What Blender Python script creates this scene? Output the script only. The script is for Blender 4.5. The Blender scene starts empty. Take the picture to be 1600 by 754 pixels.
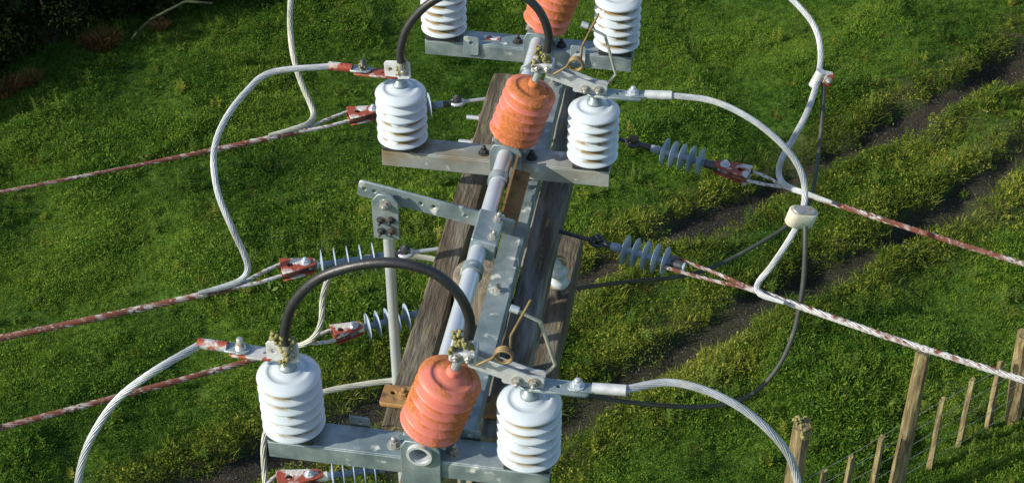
import bpy, bmesh, math, random
import numpy as np
from mathutils import Vector, Matrix, Euler
R = math.radians
rng = np.random.default_rng(7)
random.seed(7)
SC = bpy.context.scene
COL = SC.collection

# ------------------------------------------------------------------ camera, sky, sun, exposure
CAMZ = 12.7
F_PX = 2478.07            # focal length in pixels of a 1600 px wide picture
PITCH = 0.676227          # downward pitch of the drone camera
cam = bpy.data.cameras.new('camera'); cam.sensor_width = 36.0; cam.lens = 36.0*F_PX/1600.0
cam.clip_start = 0.05; cam.clip_end = 3000
camo = bpy.data.objects.new('camera', cam); COL.objects.link(camo)
camo.location = (0, 0, CAMZ); camo.rotation_euler = (math.pi/2-PITCH, 0, 0)
SC.camera = camo

SUN_EL, SUN_TRAVEL = R(29), R(17)     # elevation; heading the light travels, from +X towards +Y
world = bpy.data.worlds.new('World'); SC.world = world; world.use_nodes = True
wn = world.node_tree
sky = wn.nodes.new('ShaderNodeTexSky'); sky.sky_type = 'NISHITA'; sky.sun_disc = False
sx, sy = -math.cos(SUN_TRAVEL), -math.sin(SUN_TRAVEL)
sky.sun_elevation = SUN_EL; sky.sun_rotation = math.atan2(sx, sy) % (2*math.pi)
bg = wn.nodes['Background']; bg.inputs[1].default_value = 0.135
wn.links.new(sky.outputs[0], bg.inputs[0])
sun = bpy.data.lights.new('sun', 'SUN'); sun.energy = 4.4; sun.angle = R(0.53); sun.color = (1.0, .92, .77)
suno = bpy.data.objects.new('sun', sun); COL.objects.link(suno)
d = Vector((math.cos(SUN_EL)*math.cos(SUN_TRAVEL), math.cos(SUN_EL)*math.sin(SUN_TRAVEL), -math.sin(SUN_EL)))
suno.rotation_euler = d.to_track_quat('-Z', 'Y').to_euler(); suno.location = (-10, -6, 25)
SC.view_settings.view_transform = 'Standard'; SC.view_settings.look = 'None'
SC.view_settings.exposure = 0.43; SC.view_settings.gamma = 1.0; SC.view_settings.use_curve_mapping = False

# ------------------------------------------------------------------ frames of reference
PSI = 0.163149
O = Vector((-.0444, 3.8197, CAMZ-2.6936))      # middle of the middle switch row
UX = Vector((math.cos(PSI), -math.sin(PSI), 0)); VX = Vector((math.sin(PSI), math.cos(PSI), 0)); WX = Vector((0, 0, 1))
FW = Vector((0, math.cos(PITCH), -math.sin(PITCH))); UPV = Vector((0, math.sin(PITCH), math.cos(PITCH)))
ROWS = (-1.2018, 0.0, .6287)                   # near, middle, far row along the cross-arms
HALF = .2832
def L(u, v, w): return O + UX*u + VX*v + WX*w
def _ray(x, y): return FW + Vector((1, 0, 0))*((x-800)/F_PX) + UPV*((377-y)/F_PX)
def P(x, y, w):                                # point at height w over the switch level, seen in that direction
    r = _ray(x, y); t = (O.z+w-CAMZ)/r.z
    return Vector((0, 0, CAMZ)) + r*t
def G(x, y): return P(x, y, -O.z)
def PY(x, y, yy):                              # point on the vertical plane Y = yy
    r = _ray(x, y); return Vector((0, 0, CAMZ)) + r*(yy/r.y)

# ------------------------------------------------------------------ materials
MATS = {}
def mat(name, cols, scale=8, rough=.5, metal=0., bump=0., bscale=None, patches=(), coords='Object', stretch=(1, 1, 1), detail=6,
        rough2=None, spec=.5, contrast=(.3, .7)):
    """cols: colours spread over a noise; patches: (colour, scale, threshold, softness, roughness) laid over it"""
    m = bpy.data.materials.new(name); m.use_nodes = True; nt = m.node_tree; N = nt.nodes; K = nt.links
    b = N['Principled BSDF']; b.inputs['Roughness'].default_value = rough; b.inputs['Metallic'].default_value = metal
    b.inputs['Specular IOR Level'].default_value = spec
    tc = N.new('ShaderNodeTexCoord'); geo = N.new('ShaderNodeNewGeometry')
    mp = N.new('ShaderNodeMapping'); mp.inputs['Scale'].default_value = stretch
    if coords == 'Strand':
        cx = N.new('ShaderNodeCombineXYZ')
        for k_, nm in enumerate(('along', 'lay')):
            at_ = N.new('ShaderNodeAttribute'); at_.attribute_name = nm; K.new(at_.outputs['Fac'], cx.inputs[k_])
        src = cx.outputs[0]; mp.inputs['Scale'].default_value = (1, .012, 1)
    else: src = geo.outputs['Position'] if coords == 'World' else tc.outputs['Object']
    K.new(src, mp.inputs[0])
    def noise(s, dt=detail, off=0.):
        n = N.new('ShaderNodeTexNoise'); n.inputs['Scale'].default_value = s; n.inputs['Detail'].default_value = dt
        if off:
            a = N.new('ShaderNodeVectorMath'); a.operation = 'ADD'; a.inputs[1].default_value = (off, off*.7, -off); K.new(mp.outputs[0], a.inputs[0]); K.new(a.outputs[0], n.inputs['Vector'])
        else: K.new(mp.outputs[0], n.inputs['Vector'])
        return n
    n0 = noise(scale)
    rp = N.new('ShaderNodeValToRGB'); els = rp.color_ramp.elements
    k = len(cols)
    while len(els) < k: els.new(.5)
    for i, c in enumerate(cols):
        els[i].position = contrast[0] + (contrast[1]-contrast[0])*(i/(k-1) if k > 1 else 0); els[i].color = (*c, 1)
    if k == 1: els[1].color = (*cols[0], 1)
    K.new(n0.outputs['Fac'], rp.inputs[0])
    col = rp.outputs[0]; rg = None
    for i, (c, s, th, soft, pr) in enumerate(patches):
        n = noise(s, 8, 3.7*(i+1)); mr = N.new('ShaderNodeMapRange'); mr.inputs[1].default_value = th-soft; mr.inputs[2].default_value = th+soft
        K.new(n.outputs['Fac'], mr.inputs[0])
        mx = N.new('ShaderNodeMix'); mx.data_type = 'RGBA'; K.new(mr.outputs[0], mx.inputs[0]); K.new(col, mx.inputs[6]); mx.inputs[7].default_value = (*c, 1)
        col = mx.outputs[2]
        r = N.new('ShaderNodeMix'); r.data_type = 'FLOAT'; K.new(mr.outputs[0], r.inputs[0]); r.inputs[2].default_value = rough; r.inputs[3].default_value = pr
        if rg is not None: K.new(rg, r.inputs[2])
        rg = r.outputs[0]
        if metal > 0:
            q = N.new('ShaderNodeMix'); q.data_type = 'FLOAT'; K.new(mr.outputs[0], q.inputs[0]); q.inputs[2].default_value = metal; q.inputs[3].default_value = .05
            old = b.inputs['Metallic'].links
            if old: K.new(old[0].from_socket, q.inputs[2])
            K.new(q.outputs[0], b.inputs['Metallic'])
    K.new(col, b.inputs['Base Color'])
    if rg is not None: K.new(rg, b.inputs['Roughness'])
    if bump > 0:
        bn = noise(bscale or scale*3, 8, 9.1); bp = N.new('ShaderNodeBump'); bp.inputs['Strength'].default_value = bump; bp.inputs['Distance'].default_value = .01
        K.new(bn.outputs['Fac'], bp.inputs['Height']); K.new(bp.outputs[0], b.inputs['Normal'])
    MATS[name] = m; return m

mat('galvanised', [(.14, .195, .215), (.235, .30, .32), (.37, .43, .44)], 14, .48, .45, .12, 60,
    patches=[((.17, .13, .07), 9, .66, .05, .8), ((.60, .62, .58), 22, .66, .05, .6)])
mat('galvanised_stained', [(.20, .23, .23), (.30, .33, .32), (.42, .44, .42)], 10, .5, .35, .12, 60,
    patches=[((.19, .145, .075), 6, .60, .10, .8), ((.62, .63, .60), 16, .66, .04, .5)])
mat('pipe_zinc', [(.52, .57, .62), (.64, .68, .72)], 9, .42, .55, .05, 60, patches=[((.20, .16, .10), 14, .72, .04, .8)])
mat('dark_steel', [(.035, .04, .045), (.09, .095, .1)], 20, .45, .4, .1, 80, patches=[((.13, .09, .045), 12, .62, .06, .8)])
mat('bolt_zinc', [(.30, .31, .30), (.5, .5, .47)], 40, .42, .6, .1, 120, patches=[((.22, .15, .06), 50, .62, .05, .8)])
mat('rust_plate', [(.20, .105, .035), (.31, .18, .065)], 18, .75, .0, .2, 90, patches=[((.10, .06, .03), 30, .62, .05, .9)])
mat('brass', [(.17, .12, .055), (.27, .19, .085)], 30, .55, .3)
mat('horn_steel', [(.32, .33, .28), (.45, .45, .36)], 30, .45, .4)
mat('aluminium', [(.42, .45, .46), (.60, .62, .63)], 30, .5, .25, .1, 90, patches=[((.30, .28, .20), 22, .70, .05, .7)])
mat('wire_aluminium', [(.29, .32, .33), (.44, .47, .49), (.57, .59, .60)], 16, .5, .2, 0, coords='Strand', patches=[((.30, .30, .22), 9, .67, .06, .7)])
mat('wire_weathered', [(.28, .30, .25), (.44, .45, .38), (.52, .52, .45)], 16, .55, .15, 0)
mat('wire_red', [(.38, .38, .37), (.56, .55, .53)], 16, .55, .1, 0, coords='Strand', patches=[((.175, .050, .028), 14, .47, .10, .8), ((.165, .052, .030), 44, .51, .055, .8), ((.09, .045, .03), 75, .60, .06, .85)])
mat('wire_red_light', [(.44, .45, .46), (.60, .60, .60)], 16, .55, .1, 0, coords='Strand', patches=[((.165, .054, .032), 32, .565, .055, .8), ((.24, .22, .2), 80, .60, .06, .8)])
mat('red_paint', [(.30, .05, .022), (.22, .045, .025)], 14, .6, 0, .3, 120, patches=[((.48, .47, .44), 17, .53, .03, .5), ((.10, .06, .04), 40, .64, .05, .8)])
mat('red_paint_sparse', [(.48, .50, .51), (.40, .41, .41)], 14, .5, .1, .2, 90, patches=[((.30, .06, .025), 24, .52, .03, .6)])
mat('black_rubber', [(.012, .013, .015), (.022, .024, .027)], 20, .42, 0, .1, 90)
mat('dark_sheath', [(.028, .034, .030), (.05, .058, .048)], 12, .6, 0, .1, 90, patches=[((.10, .12, .07), 20, .66, .06, .8)])
mat('polymer_grey', [(.22, .29, .37), (.30, .38, .46)], 16, .45, 0, .05, 60)
mat('cream_clamp', [(.50, .49, .36), (.62, .61, .50)], 20, .55, .1, .1, 90)
mat('lichen', [(.20, .19, .06), (.30, .28, .11), (.12, .12, .04)], 60, .9, 0, .8, 200)
mat('old_wood', [(.040, .031, .021), (.075, .058, .038), (.115, .095, .066)], 9, .85, 0, .7, 30, stretch=(4, .6, 4),
    patches=[((.17, .16, .125), 5, .62, .10, .9), ((.21, .19, .06), 13, .68, .05, .95)])
mat('grey_wood', [(.085, .082, .075), (.155, .15, .138), (.23, .225, .21)], 9, .85, 0, .7, 30, stretch=(4, .6, 4),
    patches=[((.06, .046, .028), 5, .56, .08, .9), ((.25, .22, .07), 15, .67, .05, .95)])
mat('pole_wood', [(.10, .085, .06), (.18, .155, .115), (.25, .22, .17)], 6, .85, 0, .6, 24, stretch=(5, 5, .35))
mat('post_wood', [(.085, .06, .028), (.17, .13, .06), (.26, .21, .11)], 5, .9, 0, .7, 20, stretch=(5, 5, .5),
    patches=[((.27, .26, .11), 7, .60, .06, .95), ((.06, .045, .03), 6, .64, .05, .9)])
mat('fence_wire', [(.20, .23, .2), (.3, .33, .3)], 10, .5, .5)
mat('bark', [(.03, .024, .017), (.075, .06, .045)], 8, .9, 0, .8, 24, stretch=(3, 3, .6))
mat('mossy_bark', [(.02, .028, .009), (.05, .062, .02)], 8, .9, 0, .8, 24)
mat('gravel_stone', [(.035, .04, .034), (.06, .066, .058), (.11, .12, .108)], 3.1, .85, 0, .3, 60, coords='World')
mat('sticker', [(.62, .62, .64), (.68, .68, .7)], 30, .5, 0, patches=[((.25, .05, .03), 40, .53, .02, .5)])

# porcelain-white shed: dirt gathers in the grooves between the sheds as patches of its own
def shed_mat(name, base, base2, dirt, th, groove, rough=.22, cover=None):
    m = bpy.data.materials.new(name); m.use_nodes = True; nt = m.node_tree; N = nt.nodes; K = nt.links
    b = N['Principled BSDF']; b.inputs['Roughness'].default_value = rough
    tc = N.new('ShaderNodeTexCoord'); geo = N.new('ShaderNodeNewGeometry')
    sp = N.new('ShaderNodeSeparateXYZ'); K.new(tc.outputs['Object'], sp.inputs[0])
    cm = N.new('ShaderNodeCombineXYZ'); K.new(sp.outputs[0], cm.inputs[0]); K.new(sp.outputs[1], cm.inputs[1])
    ln = N.new('ShaderNodeVectorMath'); ln.operation = 'LENGTH'; K.new(cm.outputs[0], ln.inputs[0])
    gr = N.new('ShaderNodeMapRange'); gr.inputs[1].default_value = groove; gr.inputs[2].default_value = groove-.002; K.new(ln.outputs['Value'], gr.inputs[0])
    zz = N.new('ShaderNodeMapRange'); zz.inputs[1].default_value = .003; zz.inputs[2].default_value = .0075; K.new(sp.outputs[2], zz.inputs[0])
    gm = N.new('ShaderNodeMath'); gm.operation = 'MULTIPLY'; K.new(gr.outputs[0], gm.inputs[0]); K.new(zz.outputs[0], gm.inputs[1])
    def noise(s, dt=8, off=(0, 0, 0)):
        a = N.new('ShaderNodeVectorMath'); a.operation = 'ADD'; a.inputs[1].default_value = off; K.new(geo.outputs['Position'], a.inputs[0])
        n = N.new('ShaderNodeTexNoise'); n.inputs['Scale'].default_value = s; n.inputs['Detail'].default_value = dt; K.new(a.outputs[0], n.inputs['Vector']); return n
    def ramp(sock, a, c):
        r = N.new('ShaderNodeMapRange'); r.inputs[1].default_value = a; r.inputs[2].default_value = c; K.new(sock, r.inputs[0]); return r.outputs[0]
    def mul(a, c):
        x = N.new('ShaderNodeMath'); x.operation = 'MULTIPLY'; K.new(a, x.inputs[0]); K.new(c, x.inputs[1]); return x.outputs[0]
    def mix(f, a, c):
        x = N.new('ShaderNodeMix'); x.data_type = 'RGBA'; K.new(f, x.inputs[0])
        for s, vv in ((6, a), (7, c)):
            if isinstance(vv, tuple): x.inputs[s].default_value = (*vv, 1)
            else: K.new(vv, x.inputs[s])
        return x.outputs[2]
    col = mix(ramp(noise(12).outputs['Fac'], .35, .65), base, base2)
    dn = noise(11, 9, (5, 2, 1)).outputs['Fac']
    f1 = mul(ramp(dn, th, th+.07), gm.outputs[0])
    col = mix(f1, col, dirt)
    sp_ = ramp(noise(60, 4, (2, 8, 3)).outputs['Fac'], .73, .76)
    col = mix(mul(sp_, ramp(noise(6, 2, (1, 1, 9)).outputs['Fac'], .5, .6)), col, (.20, .15, .06))
    K.new(mix(ramp(noise(4, 2).outputs['Fac'], .3, .9), col, col), b.inputs['Base Color'])
    if cover:
        cc, cth, csc = cover
        # crust that grows over the whole body
        big = ramp(noise(csc, 10, (3, 3, 3)).outputs['Fac'], cth-.03, cth+.03)
        both = N.new('ShaderNodeMath'); both.operation = 'MAXIMUM'; K.new(big, both.inputs[0]); K.new(f1, both.inputs[1])
        cvar = mix(ramp(noise(120, 4).outputs['Fac'], .35, .65), cc, tuple(x*.72 for x in cc))
        fin = mix(both.outputs[0], col, cvar); K.new(fin, b.inputs['Base Color'])
        rr = N.new('ShaderNodeMapRange'); K.new(both.outputs[0], rr.inputs[0]); rr.inputs[3].default_value = rough; rr.inputs[4].default_value = .9; K.new(rr.outputs[0], b.inputs['Roughness'])
        hh = mul(both.outputs[0], noise(150, 6).outputs['Fac'])
        bp = N.new('ShaderNodeBump'); bp.inputs['Strength'].default_value = .6; bp.inputs['Distance'].default_value = .004; K.new(hh, bp.inputs['Height']); K.new(bp.outputs[0], b.inputs['Normal'])
    MATS[name] = m; return m
shed_mat('white_glaze', (.51, .575, .615), (.43, .495, .54), (.22, .15, .05), .47, .070, .2)
shed_mat('white_glaze_top', (.51, .575, .62), (.45, .515, .57), (.20, .14, .045), .95, .072, .2)
shed_mat('orange_crust', (.62, .185, .135), (.55, .16, .11), (.48, .13, .04), .46, .072, .5, cover=((.52, .165, .05), .54, 7))

# ------------------------------------------------------------------ mesh builder
class MB:
    def __init__(s): s.v = []; s.f = []; s.sm = []; s.along = []
    def add(s, vs, fs, smooth=False):
        o = len(s.v); s.v += [tuple(x) for x in vs]; s.f += [tuple(i+o for i in f) for f in fs]; s.sm += [smooth]*len(fs); return s
    def box(s, c, size, M=None, bev=0.0):
        hx, hy, hz = (q/2 for q in size); c = Vector(c)
        if bev <= 0:
            vs = [Vector((x, y, z)) for x in (-hx, hx) for y in (-hy, hy) for z in (-hz, hz)]
            fs = [(0, 1, 3, 2), (4, 6, 7, 5), (0, 4, 5, 1), (2, 3, 7, 6), (0, 2, 6, 4), (1, 5, 7, 3)]
        else:
            bm = bmesh.new(); bmesh.ops.create_cube(bm, size=1)
            for q in bm.verts: q.co = Vector((q.co.x*size[0], q.co.y*size[1], q.co.z*size[2]))
            bmesh.ops.bevel(bm, geom=bm.edges[:], offset=bev, segments=1, affect='EDGES')
            vs = [q.co.copy() for q in bm.verts]; fs = [[q.index for q in f.verts] for f in bm.faces]; bm.free()
        if M is not None: vs = [M @ q for q in vs]
        return s.add([q+c for q in vs], fs)
    def tube(s, pts, r, n=8, caps=True, smooth=True):
        pts = [Vector(p) for p in pts]; m = len(pts); rs = r if hasattr(r, '__len__') else [r]*m
        t = [(pts[min(i+1, m-1)]-pts[max(i-1, 0)]).normalized() for i in range(m)]
        a = t[0].orthogonal().normalized(); vs = []
        for i in range(m):
            a = (a - t[i]*a.dot(t[i])).normalized(); b = t[i].cross(a)
            vs += [pts[i] + (a*math.cos(2*math.pi*k/n) + b*math.sin(2*math.pi*k/n))*rs[i] for k in range(n)]
        fs = [(i*n+k, i*n+(k+1) % n, (i+1)*n+(k+1) % n, (i+1)*n+k) for i in range(m-1) for k in range(n)]
        s.add(vs, fs, smooth)
        if caps:
            s.add(vs[:n], [tuple(range(n))[::-1]]); s.add(vs[-n:], [tuple(range(n))])
        return s
    def lathe(s, prof, n=24, M=None, smooth=True):
        vs = []; fs = []; m = len(prof)
        for r, z in prof: vs += [Vector((r*math.cos(2*math.pi*k/n), r*math.sin(2*math.pi*k/n), z)) for k in range(n)]
        for i in range(m-1):
            for k in range(n): fs.append((i*n+k, i*n+(k+1) % n, (i+1)*n+(k+1) % n, (i+1)*n+k))
        if prof[0][0] > 1e-6: fs.append(tuple(range(n))[::-1])
        if prof[-1][0] > 1e-6: fs.append(tuple((m-1)*n+k for k in range(n)))
        if M is not None: vs = [M @ q for q in vs]
        return s.add(vs, fs, smooth)
    def bolt(s, c, axis=(0, 0, 1), r=.009, h=.008, shank=.006):
        q = Vector(axis).normalized().to_track_quat('Z', 'Y').to_matrix().to_4x4(); M = Matrix.Translation(Vector(c)) @ q
        s.lathe([(r*1.45, 0), (r*1.45, .002), (r*1.2, .0025)], 14, M, False)
        s.lathe([(r, .002), (r, .002+h), (r*.8, .003+h)], 6, M, False)
        s.lathe([(r*.55, .002+h), (r*.55, .002+h+shank), (r*.4, .003+h+shank)], 8, M, True)
        return s
def mesh_of(mb, name):
    me = bpy.data.meshes.new(name); me.from_pydata(mb.v, [], mb.f); me.polygons.foreach_set('use_smooth', mb.sm)
    if len(mb.along) == len(mb.v):
        for k, nm in enumerate(('along', 'lay')): me.attributes.new(nm, 'FLOAT', 'POINT').data.foreach_set('value', [q[k] for q in mb.along])
    me.validate(); me.update(); return me
def obj(name, data, material, parent=None, loc=None, rot=None):
    me = mesh_of(data, name) if isinstance(data, MB) else data
    if material and not me.materials: me.materials.append(MATS[material])
    o = bpy.data.objects.new(name, me); COL.objects.link(o)
    if parent: o.parent = parent
    if loc is not None: o.location = loc
    if rot is not None: o.rotation_euler = rot
    return o
def tag(o, label=None, cat=None, group=None, kind=None):
    if cat and not kind: kind = 'thing'
    for k, x in (('label', label), ('category', cat), ('group', group), ('kind', kind)):
        if x: o[k] = x
    return o
def thing(name, label, cat, loc=(0, 0, 0), rot=(0, 0, 0), group=None):
    o = bpy.data.objects.new(name, None); COL.objects.link(o); o.location = loc
    o.empty_display_size = .05
    if isinstance(rot, Matrix): o.rotation_euler = rot.to_euler()
    else: o.rotation_euler = rot
    return tag(o, label, cat, group)
def copy_tree(o, parent=None):
    c = o.copy(); COL.objects.link(c); c.parent = parent
    for ch in list(o.children): copy_tree(ch, c)
    return c
def plate(outline, holes, thick, bev=.0012, M=None):
    """flat steel plate with real holes, outline in x,y; thickness along z"""
    cu = bpy.data.curves.new('plate', 'CURVE'); cu.dimensions = '2D'; cu.fill_mode = 'BOTH'; cu.extrude = thick/2-bev; cu.bevel_depth = bev; cu.bevel_resolution = 0
    def poly(ps):
        sp = cu.splines.new('POLY'); sp.points.add(len(ps)-1); sp.use_cyclic_u = True
        for q, p in zip(sp.points, ps): q.co = (p[0], p[1], 0, 1)
    poly(outline)
    for (x, y, r) in holes: poly([(x+r*math.cos(a), y+r*math.sin(a)) for a in [i*math.pi/7 for i in range(14)]])
    to = bpy.data.objects.new('plate', cu); me = bpy.data.meshes.new_from_object(to); bpy.data.objects.remove(to); bpy.data.curves.remove(cu)
    me.materials.clear()
    if M is not None: me.transform(M)
    return me
def rect(x0, x1, y0, y1, c=.006):
    return [(x0+c, y0), (x1-c, y0), (x1, y0+c), (x1, y1-c), (x1-c, y1), (x0+c, y1), (x0, y1-c), (x0, y0+c)]
def crom(pts, step):
    """smooth path through the points, resampled evenly"""
    pts = [Vector(p) for p in pts]; q = [pts[0]*2-pts[1]]+pts+[pts[-1]*2-pts[-2]]; out = []
    for i in range(1, len(q)-2):
        p0, p1, p2, p3 = q[i-1:i+3]
        for k in range(24):
            t = k/24
            out.append(.5*((2*p1)+(p2-p0)*t+(2*p0-5*p1+4*p2-p3)*t*t+(3*p1-p0-3*p2+p3)*t**3))
    out.append(pts[-1]); res = [out[0]]; acc = 0
    for a, b in zip(out, out[1:]):
        acc += (b-a).length
        if acc >= step: res.append(b); acc = 0
    if (res[-1]-out[-1]).length > 1e-4: res.append(out[-1])
    return res
def strand(path, r, n=8, pitch=.2, step=.014, mb=None):
    """stranded conductor: n wires laid round a core"""
    mb = mb or MB(); p = crom(path, step); m = len(p); s = math.sin(math.pi/n)
    rad = [r(i/(m-1)) if callable(r) else r for i in range(m)]; rs = [q*s/(1+s)*1.04 for q in rad]; rc = [q-w_ for q, w_ in zip(rad, rs)]
    t = [(p[min(i+1, m-1)]-p[max(i-1, 0)]).normalized() for i in range(m)]
    a = t[0].orthogonal().normalized(); fr = []; dist = 0
    for i in range(m):
        a = (a-t[i]*a.dot(t[i])).normalized(); fr.append((a.copy(), t[i].cross(a), dist))
        if i < m-1: dist += (p[i+1]-p[i]).length
    def mark(n_, k): mb.along += [(fr[i][2], k) for i in range(m) for _ in range(n_)]+[(0, k)]*n_+[(fr[-1][2], k)]*n_
    mb.tube(p, [q*.98 for q in rc], 6); mark(6, 0)
    for k in range(n):
        mb.tube([p[i]+(fr[i][0]*math.cos(ph)+fr[i][1]*math.sin(ph))*rc[i] for i in range(m) for ph in (2*math.pi*(k/n+fr[i][2]/pitch),)], rs, 5); mark(5, k)
    return mb
def wob(seed, n=3):
    g = np.random.default_rng(seed); ph = g.uniform(0, 6.28, (n, 4)); fr = g.uniform(.6, 1.6, (n, 3))
    return lambda q: sum(math.sin(q[0]*fr[i, 0]+ph[i, 0]+math.sin(q[1]*fr[i, 1]+ph[i, 1])+q[2]*fr[i, 2]+ph[i, 2]) for i in range(n))/n

# ------------------------------------------------------------------ ground
def vnoise(x, y, seed):
    g = np.random.default_rng(seed); T = g.random((256, 256))
    xi = np.floor(x).astype(int); yi = np.floor(y).astype(int); fx = x-xi; fy = y-yi
    fx = fx*fx*(3-2*fx); fy = fy*fy*(3-2*fy)
    q = lambda a, b: T[a % 256, b % 256]
    return (q(xi, yi)*(1-fx)+q(xi+1, yi)*fx)*(1-fy)+(q(xi, yi+1)*(1-fx)+q(xi+1, yi+1)*fx)*fy
def fbm(x, y, seed, o=4):
    return sum(vnoise(x*2**i, y*2**i, seed+i)*.5**i for i in range(o))/sum(.5**i for i in range(o))
RUT_A = [(40, 45.5), (13, 24.3), (7.63, 20.13), (5.2, 18.25), (2.49, 16.18), (.2, 14.3), (-1.74, 12.79), (-2.9, 12.0), (-5.2, 10.4), (-12, 5.5), (-40, -14)]
RUT_B = [(40, 43.5), (13, 22.5), (7.04, 17.75), (4.5, 15.6), (1.87, 13.52), (.5, 12.5), (-1.2, 11.2), (-4, 9), (-12, 3.2), (-40, -16)]
def pdist(x, y, line):
    best = np.full(x.shape, 1e9)
    for (ax, ay), (bx, by) in zip(line, line[1:]):
        dx, dy = bx-ax, by-ay; t = np.clip(((x-ax)*dx+(y-ay)*dy)/(dx*dx+dy*dy), 0, 1)
        best = np.minimum(best, np.hypot(x-ax-t*dx, y-ay-t*dy))
    return best
def smooth(a, b, x): t = np.clip((x-a)/(b-a), 0, 1); return t*t*(3-2*t)
def fields(x, y):
    n1 = fbm(x*1.1, y*1.1, 3); n2 = fbm(x*.33, y*.33, 11, 3); n3 = fbm(x*3.1, y*3.1, 21, 3)
    w = (fbm(x*1.7, y*1.7, 31, 3)-.5)*.42
    da = pdist(x, y, RUT_A)+w; db = pdist(x, y, RUT_B)+w*.9
    rut = np.maximum(1-smooth(.16, .38, da), (1-smooth(.14, .37, db))*.95)
    bare = np.exp(-((x+1.6)**2+(y-12.0)**2)/1.0)*.8             # gravel widens where the ruts meet at the pole
    rut = np.clip(np.maximum(rut, bare*smooth(.35, .55, n1)), 0, 1)
    near = 1-smooth(.3, 1.05, np.minimum(da, db))
    h = (n1-.5)*.30+(n2-.5)*.7+(n3-.5)*.09-rut*.17
    return h, rut, near, n1, n2, n3
def axis(lo, hi, step, far):
    a = list(np.arange(lo, hi+1e-6, step)); s = step*2; x = hi
    while x < far: x += s; a.append(x); s *= 1.45
    s = step*2; x = lo
    while x > -far: x -= s; a.insert(0, x); s *= 1.45
    return np.array(a)
gx, gy = axis(-12.5, 11.5, .11, 900), axis(8.5, 27, .11, 900)
X, Y = np.meshgrid(gx, gy); H, RUT, NEAR, N1, N2, N3 = fields(X, Y)
H = np.where((np.abs(X) < 60) & (np.abs(Y) < 90), H, H*.0)
nx, ny = len(gx), len(gy)
idx = np.arange(nx*ny).reshape(ny, nx)
quads = np.stack([idx[:-1, :-1], idx[:-1, 1:], idx[1:, 1:], idx[1:, :-1]], -1).reshape(-1, 4)
gme = bpy.data.meshes.new('ground'); gme.from_pydata(np.stack([X, Y, H], -1).reshape(-1, 3).tolist(), [], quads.tolist())
gme.polygons.foreach_set('use_smooth', [True]*len(quads))
inside = ((X > -12.4) & (X < 11.4) & (Y > 8.6) & (Y < 26.9)).astype(float)
def edge_line(x):                                               # foot of the dark thicket, far corner of the field
    return 18.9+np.maximum(0, (x+7.5))*1.02
thick = smooth(-.3, .9, Y-edge_line(X)+(N1-.5)*1.2)*(X < -3.2)
attrs = dict(rut=RUT, near=NEAR*(1-RUT),
    lush=inside*np.clip(1-RUT*1.2, .012, 1)*(1-.55*NEAR)*(1-.85*thick)*np.clip(.85+.8*(N3-.4), .75, 1.25),
    dry=inside*NEAR*np.clip(1-RUT*1.5, 0, 1)*np.clip((N1-.30)*4, .25, 1),
    stone=inside*smooth(.35, .75, RUT),
    weed=inside*np.clip((N2-.45)*6, .18, 1)*(1-.8*RUT)*(1-thick), tall=np.clip(.78+(N1-.5)*1.5, .55, 1.3)*(1-.3*NEAR))
for k, a in attrs.items():
    at_ = gme.attributes.new(k, 'FLOAT', 'POINT'); at_.data.foreach_set('value', a.reshape(-1).astype(np.float32))
ground = obj('ground', gme, None); tag(ground, 'sloping green pasture with two gravelly wheel ruts', None, None, 'structure')
m = bpy.data.materials.new('pasture_soil'); m.use_nodes = True; nt = m.node_tree; N = nt.nodes; K = nt.links; b = N['Principled BSDF']; b.inputs['Roughness'].default_value = .95; b.inputs['Specular IOR Level'].default_value = .15
geo = N.new('ShaderNodeNewGeometry')
def gnoise(s, dt=6):
    n = N.new('ShaderNodeTexNoise'); n.inputs['Scale'].default_value = s; n.inputs['Detail'].default_value = dt; K.new(geo.outputs['Position'], n.inputs['Vector']); return n.outputs['Fac']
def gramp(s, stops):
    r = N.new('ShaderNodeValToRGB'); e = r.color_ramp.elements
    while len(e) < len(stops): e.new(.5)
    for q, (p, c) in zip(e, stops): q.position = p; q.color = (*c, 1)
    K.new(s, r.inputs[0]); return r.outputs[0]
def gmix(f, a, c):
    x = N.new('ShaderNodeMix'); x.data_type = 'RGBA'; K.new(f, x.inputs[0]); K.new(a, x.inputs[6]); K.new(c, x.inputs[7]); return x.outputs[2]
def gattr(n): a = N.new('ShaderNodeAttribute'); a.attribute_name = n; return a.outputs['Fac']
green = gramp(gnoise(9), [(.3, (.026, .065, .009)), (.6, (.062, .125, .015)), (.8, (.095, .155, .024))])
soil = gramp(gnoise(14, 8), [(.3, (.030, .026, .014)), (.55, (.06, .052, .026)), (.8, (.09, .075, .035))])
grav = gramp(gnoise(38, 9), [(.3, (.017, .015, .010)), (.55, (.034, .031, .022)), (.68, (.058, .055, .045)), (.78, (.10, .10, .088))])
K.new(gmix(gattr('rut'), gmix(gattr('near'), green, soil), grav), b.inputs['Base Color'])
bp = N.new('ShaderNodeBump'); bp.inputs['Strength'].default_value = .8; bp.inputs['Distance'].default_value = .03; K.new(gnoise(60, 6), bp.inputs['Height']); K.new(bp.outputs[0], b.inputs['Normal'])
gme.materials.append(m)
def ground_z(x, y): return float(fields(np.array([float(x)]), np.array([float(y)]))[0][0])

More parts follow.
